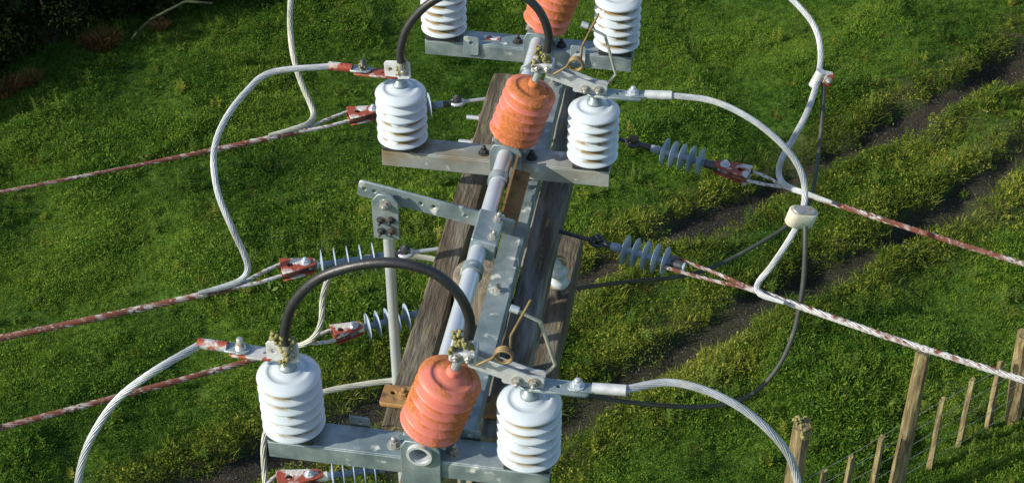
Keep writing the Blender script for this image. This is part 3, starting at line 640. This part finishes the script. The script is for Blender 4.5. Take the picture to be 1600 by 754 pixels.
# feed-side fixed insulator: upright two-hole terminal plate, lug going out along -u
def feed_insulator(i):
    lab = ('big white ribbed insulator with lichen-crusted terminal on the near beam', 'white ribbed insulator with red-painted terminal lug on the middle beam', 'white ribbed insulator cut by the picture top beside the sticker on the far beam')[i]
    t = thing('fixed_insulator', lab, 'insulator', L(-HALF, ROWS[i], 0), ROTZ, 'white post insulators of the switch'); stack(t)
    obj('cap_stud', MB().lathe([(.021, .170), (.021, .178), (.015, .18), (.015, .215), (.013, .217)], 18), 'galvanised', t)
    Mx = Matrix.Translation((-.002, -.014, .232)) @ Matrix.Rotation(-.10, 4, 'Y') @ Matrix.Rotation(math.pi/2-.25, 4, 'X')
    tp = obj('terminal_plate', plate(rect(-.037, .037, -.026, .026, .006), [(-.02, .002, .0065)], .006, M=Mx), 'aluminium', t)
    obj('bolt', MB().bolt((.017, -.018, .233), (0, -.97, .25), .0105, .007, .006), 'bolt_zinc', tp)
    lug = obj('terminal_lug', plate(rect(-.128, .004, -.020, .020, .006), [(-.045, 0, .006)], .007, M=Matrix.Translation((-.002, -.004, .209))), 'red_paint_sparse' if i == 0 else 'red_paint' if i == 1 else 'aluminium', t)
    mb = MB(); mb.lathe([(.019, 0), (.019, .004), (.013, .005), (.013, .014), (.008, .015), (.008, .034), (.006, .036)], 12, Matrix.Translation((-.106, -.004, .213))); obj('stud_bolt', mb, 'dark_steel' if i else 'bolt_zinc', lug)
    obj('wire_lug', plate(rect(-.146, -.085, -.016, .016, .008), [], .006, M=Matrix.Translation((0, -.004, .2165))), 'galvanised', t)
    obj('sleeve', MB().tube([(-.138, -.004, .217), (-.208, -.004, .219)], .0128, 14), 'red_paint' if i == 1 else 'red_paint_sparse', t)
    ll_ = [(.012, -.02, .250), (.02, -.014, .268), (.004, -.022, .244), (.008, -.02, .226), (.010, -.016, .285)]
    if i == 0: ll_ += [(-.006, -.016, .262), (.004, -.02, .207), (-.018, -.012, .272)]
    obj('lichen', lichen_lump(ll_, .0105 if i else .013, 50+i), 'lichen', t)
    if i == 1: obj('lichen', lichen_lump([(-.108, -.004, .232), (-.103, -.006, .222)], .011, 59), 'lichen', t)
    return t
# blade-side fixed insulator: jaw plates, terminal bar going out along +u, arcing horn
def jaw_insulator(i):
    lab = ('large clean white ribbed insulator with jaw contact on the near beam', 'white ribbed insulator with jaw contact on the middle beam', 'white ribbed insulator behind the bent arcing horn on the far beam')[i]
    t = thing('jaw_insulator', lab, 'insulator', L(HALF, ROWS[i], 0), ROTZ, 'white post insulators of the switch'); stack(t)
    obj('cap_stud', MB().lathe([(.022, .170), (.022, .179), (.0145, .181), (.0145, .205)], 18), 'galvanised', t)
    bar = obj('terminal_bar', plate(rect(-.02, .135, -.021, .021, .006), [(.065, .0, .0065)], .008, M=Matrix.Translation((0, 0, .206))), 'galvanised', t)
    obj('bolt', MB().bolt((.108, 0, .217), (0, 0, 1), .012, .010, .008), 'pipe_zinc', bar)
    for s in (-1, 1):
        Mx = Matrix.Translation((-.008, .010*s, .226)) @ Matrix.Rotation(R(3), 4, 'Y') @ Matrix.Rotation(math.pi/2, 4, 'X')
        obj('jaw_plate', plate(rect(-.052, .042, -.017, .017, .004), [], .005, M=Mx), 'aluminium', t)
    for x in (-.026, .012): obj('bolt', MB().bolt((x, -.013, .225), (0, -1, 0), .0095, .008, .010), 'bolt_zinc', t)
    obj('wire_lug', plate(rect(.088, .15, -.014, .014, .006), [], .006, M=Matrix.Translation((0, 0, .2135))), 'galvanised', t)
    obj('sleeve', MB().tube([(.142, 0, .215), (.218, 0, .220)], .0130, 16), 'aluminium', t)
    h = [(.036, .01, .236), (.045, 0, .255), (.057, 0, .274), (.022, 0, .396), (-.020, 0, .416), (-.036, 0, .425)]
    obj('arcing_horn', MB().tube(crom(h[:3], .006)[:-1]+[Vector(q) for q in h[2:]], .0042, 8), 'horn_steel', t)
    obj('horn_tip', MB().tube([(-.026, 0, .421), (-.044, 0, .427)], .0085, 8), 'pipe_zinc', t)
    return t
# rocking insulator fixed to the shaft, leaning towards the jaw, with blade and coil-spring horn
def rocking_insulator(i):
    lab = ('red-orange insulator crusted with brown lichen leaning on the near beam', 'red-orange crusted insulator leaning on the middle beam', 'red-orange crusted insulator cut by the picture top on the far beam')[i]
    TL = R(18.5)
    t = thing('rocking_insulator', lab, 'insulator', L(.034, ROWS[i]+(0, -.0, -.0)[i], -.006), (0, TL, -PSI), 'red-orange rocking insulators of the switch')
    ofs = .060
    for k in range(6): obj('shed', TOPSHED_O if k == 5 else SHED_O, None, t, (0, 0, ofs+.03*k))
    obj('saddle', MB().box((0, 0, .026), (.105, .082, .008), bev=.002), 'galvanised', t)
    obj('foot', MB().lathe([(.05, .030), (.05, .046), (.046, .052)], 28), 'orange_crust', t)
    obj('clip', MB().box((0, 0, .010), (.062, .060, .026), bev=.003), 'galvanised', t)
    for s in (-1, 1): obj('bolt', MB().bolt((.043*s, -.03, .03), (0, 0, 1), .008, .008, .008), 'bolt_zinc', t)
    # fittings on top, square to the world, not to the leaning body
    top = Vector((.0, 0, ofs+.18)); inv = Matrix.Rotation(-TL, 4, 'Y')
    obj('cap_stud', MB().lathe([(.0165, ofs+.168), (.0165, ofs+.186), (.013, ofs+.188)], 18, None, False), 'orange_crust', t); obj('neck', MB().lathe([(.0105, ofs+.187), (.0105, ofs+.222)], 12, None, False), 'galvanised', t)
    def up(x, y, z): return inv @ Vector((x-.034, y, z+.006))            # from row coordinates (u, v, w) to the leaning frame
    M0 = inv @ Matrix.Translation((-.034, 0, .006))
    hd = obj('terminal_head', MB().box(up(.134, 0, .283), (.062, .05, .030), inv.to_3x3(), bev=.004), 'aluminium', t)
    for dx in (-.012, .016): obj('bolt', MB().bolt(up(.134+dx, -.026, .286), inv.to_3x3() @ Vector((0, -1, .2)), .0085, .007, .008), 'bolt_zinc', hd)
    for s in (-1, 1):
        a, c = Vector((.150, .011*s, .268)), Vector((.292, .011*s, .221)); dv = c-a
        Mx = M0 @ Matrix.Translation((a+c)/2) @ Matrix.Rotation(math.atan2(-dv.z, dv.x), 4, 'Y') @ Matrix.Rotation(math.pi/2, 4, 'X')
        obj('blade', plate(rect(-dv.length/2, dv.length/2, -.0185, .0185, .003), [], .0045, M=Mx), 'aluminium', t)
    coil = [up(.166, -.035, .276), up(.205, -.035, .306)]
    for k in range(40): a = -.9-2*math.pi*2.3*k/39; coil.append(up(.231+.0195*math.cos(a+3.6), -.045+.016*k/39, .319+.0195*math.sin(a+3.6)))
    coil += [up(.245, -.028, .372), up(.288, -.028, .480)]
    obj('spring_horn', MB().tube(coil, .0032, 7), 'brass', t)
    obj('lichen', lichen_lump([up(.125, -.01, .312), up(.138, -.014, .322), up(.118, 0, .330), up(.148, -.005, .306), up(.11, -.02, .30)], .013, 70+i), 'lichen', t)
    return t
for i in range(3): feed_insulator(i); jaw_insulator(i); rocking_insulator(i)

# black flexible leads from feed terminal over to the rocking terminal
PIG = ('black flexible lead arching over the near row', 'thick black flexible lead arching from the middle row out of the picture top', 'black flexible lead of the far row, above the picture')
for i in range(3):
    k = 1.0
    pts = [(-.272, -.022, .232), (-.272, -.02, .262), (-.274, -.012, .300), (-.247, 0, .379), (-.171, 0, .464), (-.05, .0, .515), (.05, 0, .512), (.115, 0, .465), (.147, 0, .392), (.146, -.004, .33), (.140, -.006, .300)]
    base = L(0, ROWS[i], 0); t = thing('flexible_lead', PIG[i], 'cable', base, ROTZ, 'black flexible leads of the switch')
    obj('sheath', MB().tube(crom(pts[1:-1], .012), .0118, 12), 'black_rubber', t)
    obj('ferrule', MB().tube([pts[0], pts[1]], .0095, 10), 'bolt_zinc', t); obj('ferrule', MB().tube([pts[-2], pts[-1]], .0095, 10), 'bolt_zinc', t)

# ------------------------------------------------------------------ strain insulators with wedge clamps
SSHED = mesh_of(MB().lathe([(0, -.004), (.014, -.004), (.030, -.002), (.044, -.0008), (.045, .0006), (.030, .002), (.014, .005), (0, .006)], 28), 'shed'); SSHED.materials.append(MATS['polymer_grey'])
def strain(p0, p1, st, label, clampmat='red_paint', sheds=5, fit='galvanised', open_clamp=False):
    """st: distances along the set: rod end, link end, shed start, shed end, clamp start, clamp end"""
    ax = (p1-p0).normalized(); side = WX.cross(ax).normalized(); upv = ax.cross(side); M = Matrix((ax, side, upv)).transposed()
    t = thing('strain_insulator', label, 'insulator', p0, M, 'strain insulators holding the line wires')
    a, b_, c, d_, e, f = st
    eb = MB().tube([(-.02, 0, 0), (a, 0, 0)], .0065, 8)
    n = 26; ring = [(a+.020+.021*math.cos(2*math.pi*k/n), .016*math.sin(2*math.pi*k/n), 0) for k in range(n+1)]; eb.tube(ring, .0065, 8, False)
    obj('eye_bolt', eb, 'pipe_zinc' if fit == 'galvanised' else 'dark_steel', t)
    lk = MB(); lk.tube([(a+.024, 0, 0), (b_, 0, 0)], [.009, .0115], 10); lk.tube([(a+.022, 0, -.016), (a+.022, 0, .016)], .0095, 10); lk.bolt((a+.022, 0, .016), (0, 0, 1), .011, .006, .004)
    obj('tongue', lk, 'dark_steel', t)
    obj('core', MB().tube([(b_-.005, 0, 0), (c-.012, 0, 0), (c-.011, 0, 0), (d_+.011, 0, 0), (d_+.012, 0, 0), (e+.02, 0, 0)], [.0125, .0125, .0095, .0095, .0125, .0125], 12), 'polymer_grey', t)
    for k in range(sheds): obj('shed', SSHED, None, t, (c+(d_-c)*k/(sheds-1), 0, 0), (0, R(90), 0))
    obj('end_fitting', MB().tube([(d_+.016, 0, 0), (e+.012, 0, 0)], .0145, 12), 'cream_clamp' if fit == 'cream' else 'dark_steel', t)
    if f > e:
        ln = f-e
        o_ = [(e, -.012), (e+.012, -.019), (e+ln*.45, -.024), (f, -.034), (f-.004, .034), (e+ln*.45, .026), (e+.012, .018), (e, .012)]
        cl_ = None
        for zz in (-.013, .013):
            me = plate(o_, [(e+ln*.72, 0, .011)], .006, M=Matrix.Translation((0, 0, zz))); q = obj('clamp_cheek', me, clampmat, t); cl_ = cl_ or q
        mb = MB(); th = [(e+ln*.72+.024*math.cos(k), .024*math.sin(k), 0) for k in [math.pi*.5+math.pi*j/14 for j in range(15)]]; th = [(f, .026, 0)]+th+[(f, -.026, 0)]; mb.tube(th, .0085, 8)
        obj('thimble', mb, 'wire_red_light', t)
        obj('bolt', MB().bolt((e+ln*.28, 0, .016), (0, 0, 1), .011, .008, .006), 'pipe_zinc', t)
    return t, p0+ax*f, M
CW = -.235
def line_wire(name, label, path, tail, legs, r=.0115, material='wire_red', far=16, drop=1.4):
    """path: world points from the clamp outwards; the wire is carried on beyond the last one"""
    p = list(path); dv = (p[-1]-p[-2]).normalized(); e = p[-1]
    t = thing(name, label, 'wire', p[0], (0, 0, 0), 'line wires')
    full = p+[e+dv*far*.25+Vector((0, 0, -drop*.12)), e+dv*far*.5+Vector((0, 0, -drop*.35)), e+dv*far+Vector((0, 0, -drop))]
    o0 = p[0]
    near_ = crom(full[:len(p)], .3)
    obj('conductor', strand([q-o0 for q in full[:len(p)+1]], r, 7, .15, .016), material, t)
    for lg in legs:
        obj('loop_leg', strand([q-o0 for q in lg], (r(0) if callable(r) else r)*.62, 5, .09, .012), tail, t)
    return t
def wire_set(p0, pc, st, px, label_i, label_w, material='wire_red', clampmat='red_paint', fit='galvanised', sheds=5, r=.0115, tail='wire_red_light'):
    t, ce, M = strain(p0, pc, st, label_i, clampmat, sheds, fit)
    side = M.col[1]; path = px
    join = px[0]; dv = (px[0]-ce).normalized()
    legs = [[ce+side*s*.026-dv*.03, ce+side*s*.026, ce.lerp(join, .55)+side*s*.018, join+side*s*.004, join+(px[1]-px[0]).normalized()*.06] for s in (-1, 1)]
    line_wire('line_wire', label_w, path, tail, legs, r, material)
    return t
# upper wires, lever side
A0 = L(-.128, .574, CW); Ac = P(525, 184, CW)
wire_set(A0, Ac, (.085, .16, .20, .335, .355, .47), [P(478, 203, CW-.005), P(330, 235, CW-.02), P(150, 271, CW-.03), P(-60, 312, CW-.05), P(-320, 362, CW-.08)],
    'strain insulator half hidden behind the middle white insulator, with red wedge clamp', 'red-flaked line wire crossing the upper grass on the lever side', r=lambda f: .0098-.0036*min(1, max(0, (f-.12)/.14)))
B0 = L(-.128, -.227, CW); Bc = P(420, 424, CW)
wire_set(B0, Bc, (.085, .16, .20, .35, .37, .47), [P(375, 446, CW-.005), P(250, 475, CW-.02), P(110, 505, CW-.03), P(-60, 540, CW-.05), P(-300, 590, CW-.08)],
    'strain insulator beside the upright rod, with red wedge clamp', 'thick red-flaked line wire below the long looping jumper', r=.0102)
# lower circuit, lever side
CL = -.68
C0 = P(700, 478, CL); Cc = P(540, 518, CL)
wire_set(C0, Cc, (.06, .11, .14, .27, .29, .385), [P(480, 535, CL-.005), P(380, 566, CL-.02), P(200, 615, CL-.03), P(0, 668, CL-.05), P(-250, 735, CL-.08)],
    'lower strain insulator with red clamp seen beside the upright rod', 'thin red and white wire of the lower circuit passing behind the near white insulator', r=.0105, fit='cream')
D0 = P(650, 725, CL); Dc = P(455, 750, CL)
wire_set(D0, Dc, (.05, .09, .12, .24, .27, .40), [P(410, 768, CL-.005), P(300, 800, CL-.02), P(100, 860, CL-.04), P(-200, 950, CL-.08)],
    'lower strain insulator with red clamp at the bottom edge under the near beam', 'line wire leaving the bottom edge clamp', r=.0105, fit='cream')
# upper wires, blade side
E0 = L(.204, .45, CW); Ec = P(1187, 279, CW)
wire_set(E0, Ec, (.155, .245, .285, .405, .455, .57), [P(1222, 291, CW-.003), P(1330, 327, CW-.01), P(1470, 372, CW-.02), P(1640, 425, CW-.04), P(1900, 510, CW-.08)],
    'grey five-shed strain insulator with dark red clamp against the open grass', 'dark red line wire crossing the wheel ruts on the blade side', clampmat='red_paint', fit='dark', r=.0090)
F0 = L(.204, -.09, CW); Fc = P(1110, 428, CW)
wire_set(F0, Fc, (.10, .17, .21, .335, .375, .36), [P(1165, 448, CW-.003), P(1260, 482, CW-.01), P(1400, 530, CW-.02), P(1610, 597, CW-.04), P(1900, 690, CW-.08)],
    'strain insulator below the cream connector with bare wire loop', 'thick red and white line wire passing over the tall fence post', material='wire_red_light', r=.0100, fit='dark', tail='wire_red')

# ------------------------------------------------------------------ jumpers
def jumper(label, pts, r=.0093, material='wire_aluminium', first=None, n=11, kind='strand', cat='jumper cable', grp='jumper loops of bare strand', name='jumper_cable'):
    p = [P(*q) if len(q) == 3 else q[0] for q in pts]
    if first is not None: p = [first]+p
    o0 = p[0]; q = [a-o0 for a in p]
    o = obj(name, strand(q, lambda f: r*(1-.5*max(0, (f-.92)/.08)), n, .26) if kind == 'strand' else MB().tube(crom(q, .02), r, 10), material, None, o0); tag(o, label, cat, grp); return o
LS = lambda i: L(-HALF-.2, ROWS[i]-.004, .218)      # ends of the lug sleeves
RS = lambda i: L(HALF+.21, ROWS[i], .2195)
jumper('long bare jumper looping from the middle row down to the thick line wire', [(425, 113, .21), (385, 143, .18), (350, 190, .13), (334, 240, .07), (340, 300, 0), (362, 355, -.08), (382, 398, -.16), (387, 422, -.20), (375, 438, -.225), (345, 449, -.232), (310, 457, -.234)], first=LS(1))
jumper('bare jumper dropping from the picture top onto the upper line wire', [(475, -70, .12), (458, -20, .06), (453, 25, .0), (457, 80, -.07), (469, 125, -.14), (484, 160, -.20), (490, 180, -.225), (480, 194, -.228), (450, 204, -.232), (420, 211, -.235)], first=LS(2), material='wire_weathered', r=.0098)
jumper('bare jumper sweeping from the near row out of the bottom edge', [(240, 580, .20), (185, 622, .14), (150, 670, .07), (130, 715, 0), (122, 760, -.08), (122, 820, -.18), (140, 880, -.3), (100, 930, -.4)], first=LS(0))
jumper('bright bare jumper arching from the middle row to the cream connector', [(1110, 157, .215), (1165, 181, .19), (1212, 216, .14), (1243, 252, .08), (1257, 290, .02), (1253, 335, -.05), (1232, 376, -.11), (1205, 416, -.17), (1184, 443, -.215), (1188, 459, -.228), (1225, 473, -.222)], first=RS(1))
jumper('bare jumper descending from the picture top through the small red connector', [(1150, -75, .15), (1200, -35, .13), (1240, 2, .1), (1268, 34, .06), (1281, 68, .02), (1280, 112, -.03), (1264, 168, -.09), (1241, 214, -.14), (1222, 247, -.18), (1217, 272, -.21), (1228, 290, -.225), (1262, 303, -.222), (1300, 316, -.222)], first=RS(2), r=.0098)
jumper('bare jumper curving from the near row past the leaning fence post', [(1040, 597, .222), (1095, 607, .21), (1150, 632, .18), (1197, 668, .13), (1232, 710, .06), (1246, 754, -.02), (1245, 805, -.1), (1225, 860, -.2), (1235, 920, -.26)], first=RS(0))
jumper('pale bare wire dropping behind the near white insulator', [(720, 585, -.66), (670, 588, -.66), (620, 593, -.66), (560, 601, -.66), (505, 612, -.66), (455, 632, -.67), (422, 660, -.69), (412, 695, -.72), (414, 745, -.78), (418, 800, -.86)], r=.0095, n=7, material='wire_weathered')
jumper('short bare wire rising from the lower circuit beside the upright rod', [(455, 541, -.69), (475, 537, -.675), (493, 523, -.64), (502, 500, -.6), (505, 460, -.56), (520, 425, -.52), (560, 405, -.5), (620, 400, -.5), (680, 405, -.52), (740, 430, -.55)], r=.0095, n=7, material='wire_weathered')
SH = 'dark sheathed leads on the blade side'
jumper('dark sheathed cable hanging from the small red connector to the lower insulator', [(1287, 134, -.06), (1284, 190, -.13), (1277, 255, -.21), (1266, 312, -.29), (1240, 345, -.33), (1185, 381, -.36), (1115, 417, -.38), (1060, 432, -.4), (980, 440, -.45), (900, 450, -.5)], r=.0066, material='dark_sheath', kind='tube', cat='cable', grp=SH, name='sheathed_cable')
jumper('long dark sheathed cable hanging in a deep curve below the cream connector', [(1258, 342, -.055), (1258, 390, -.12), (1254, 450, -.22), (1240, 520, -.34), (1213, 577, -.45), (1170, 618, -.53), (1110, 634, -.58), (1050, 634, -.6), (985, 628, -.62), (925, 618, -.64), (870, 600, -.66)], r=.0072, material='dark_sheath', kind='tube', cat='cable', grp=SH, name='sheathed_cable')
# connectors
pc = P(1281, 124, -.045); t = thing('line_connector', 'small connector with red block on the jumper at the upper grass', 'connector', pc, (0, .2, 0))
obj('sleeve', MB().tube([(-.012, 0, -.028), (-.004, 0, .03)], .0165, 14), 'aluminium', t); obj('block', MB().box((.022, 0, .006), (.034, .03, .044), bev=.004), 'red_paint', t)
obj('bolt', MB().bolt((.022, -.016, .01), (0, -1, 0), .009, .006, .004), 'bolt_zinc', t)
pc = P(1252, 339, -.05); t = thing('line_connector', 'cream connector block joining the bright jumper and dark cable', 'connector', pc, (.12, .18, .1))
mb = MB(); n = 28
o_ = [(.021*math.cos(a)+(.018 if math.cos(a) > 0 else -.018), .021*math.sin(a)) for a in [2*math.pi*k/n for k in range(n)]]
obj('shell', plate(o_, [], .05, .003), 'cream_clamp', t); obj('cap', plate([(x*.82, y*.8) for x, y in o_], [], .008, M=Matrix.Translation((0, 0, .026))), 'bolt_zinc', t)
# small white pin insulator on the lower arm
pi_ = L(.185, .03, -.60); t = thing('pin_insulator', 'small white pin insulator on the lower cross-arm', 'insulator', pi_, ROTZ)
obj('pin', MB().tube([(0, 0, 0), (0, 0, .08)], .012, 10), 'dark_steel', t)
obj('skirt', MB().lathe([(0, .06), (.034, .058), (.037, .066), (.030, .082), (.022, .092), (.031, .104), (.033, .114), (.024, .124), (.02, .132), (.027, .142), (.024, .156), (0, .162)], 28), 'white_glaze', t)

# ------------------------------------------------------------------ fence
def post(top, base, r, label, grp, cat='fence post', name='fence_post', lichen=False, seed=0, square=False):
    p = P(*base, -O.z); z0 = ground_z(p.x, p.y); p = P(*base, -O.z+z0); q = PY(*top, p.y); g = np.random.default_rng(seed)
    t = thing(name, label, cat, p, (0, 0, g.uniform(0, 3)), grp); rt = Matrix.Rotation(-t.rotation_euler.z, 3, 'Z'); dv = rt @ (q-p); n = 12 if not square else 8; mb = MB(); m_ = 10; vs = []; fs = []
    for i in range(m_+1):
        s = -.12+1.12*i/m_
        for k in range(n):
            a = 2*math.pi*k/n; rr = r*(1.08-.14*max(s, 0))*(1+.09*math.sin(3*a+i*.5+seed)+g.normal(0, .025))
            if square: rr *= 1/max(abs(math.cos(a)), abs(math.sin(a)))*.92
            vs.append(tuple(dv*s+Vector((rr*math.cos(a), rr*math.sin(a), g.normal(0, .012) if i == m_ else 0))))
    for i in range(m_):
        for k in range(n): fs.append((i*n+k, i*n+(k+1) % n, (i+1)*n+(k+1) % n, (i+1)*n+k))
    fs.append(tuple(m_*n+k for k in range(n))); mb.add(vs, fs); obj('timber', mb, 'post_wood', t)
    if lichen: obj('lichen', lichen_lump([tuple(dv+Vector((g.normal(0, r*.6), g.normal(0, r*.6), g.uniform(-.10, .03)))) for _ in range(9)], r*.5, seed+5), 'lichen', t)
    return t, p, q
FG, BG_ = 'round fence posts', 'thin fence battens'
_, pA, qA = post((1253, 664), (1224, 868), .09, 'stout fence post with yellow lichen on top, beside the curving jumper', FG, lichen=True, seed=1)
_, pB, qB = post((1443, 550), (1396, 775), .075, 'tall pale fence post under the thick line wire', FG, seed=2)
_, pC, qC = post((1601, 522), (1582, 655), .085, 'fence post cut by the picture edge', FG, seed=3)
for k, (tp, bs, lb) in enumerate([((1288, 735), (1270, 838), 'short thin batten with only its tip showing next to the lichened post'), ((1331, 713), (1314, 812), 'thin batten second from the lichened post'), ((1378, 682), (1358, 788), 'thin batten just before the tall pale post'),
    ((1473, 622), (1452, 730), 'thin dark batten just past the tall pale post'), ((1520, 592), (1497, 698), 'thin batten halfway between the tall pale post and the picture edge'), ((1564, 564), (1543, 668), 'thin batten nearest the picture edge post')]):
    post(tp, bs, .029, lb, BG_, 'batten', 'fence_batten', seed=10+k, square=True)
WL = ['bottom', 'second lowest', 'middle', 'second highest', 'top']
dirf = (pC-pA)
for k, hh in enumerate((.15, .38, .6, .82, 1.05)):
    a = pA+Vector((0, 0, hh)); e = pC+Vector((0, 0, hh)); o0 = a; dv = e-a
    pts = [(dv*s)+Vector((0, 0, -.012*math.sin(9*s))) for s in (-.7, -.35, 0, .25, .5, .75, 1, 1.5, 2.4)]
    o = obj('fence_wire', MB().tube(pts, .0030, 5), 'fence_wire', None, o0); tag(o, WL[k]+' strand of thin wire along the fence posts', 'wire', 'fence wires')
bpy.context.view_layer.update()
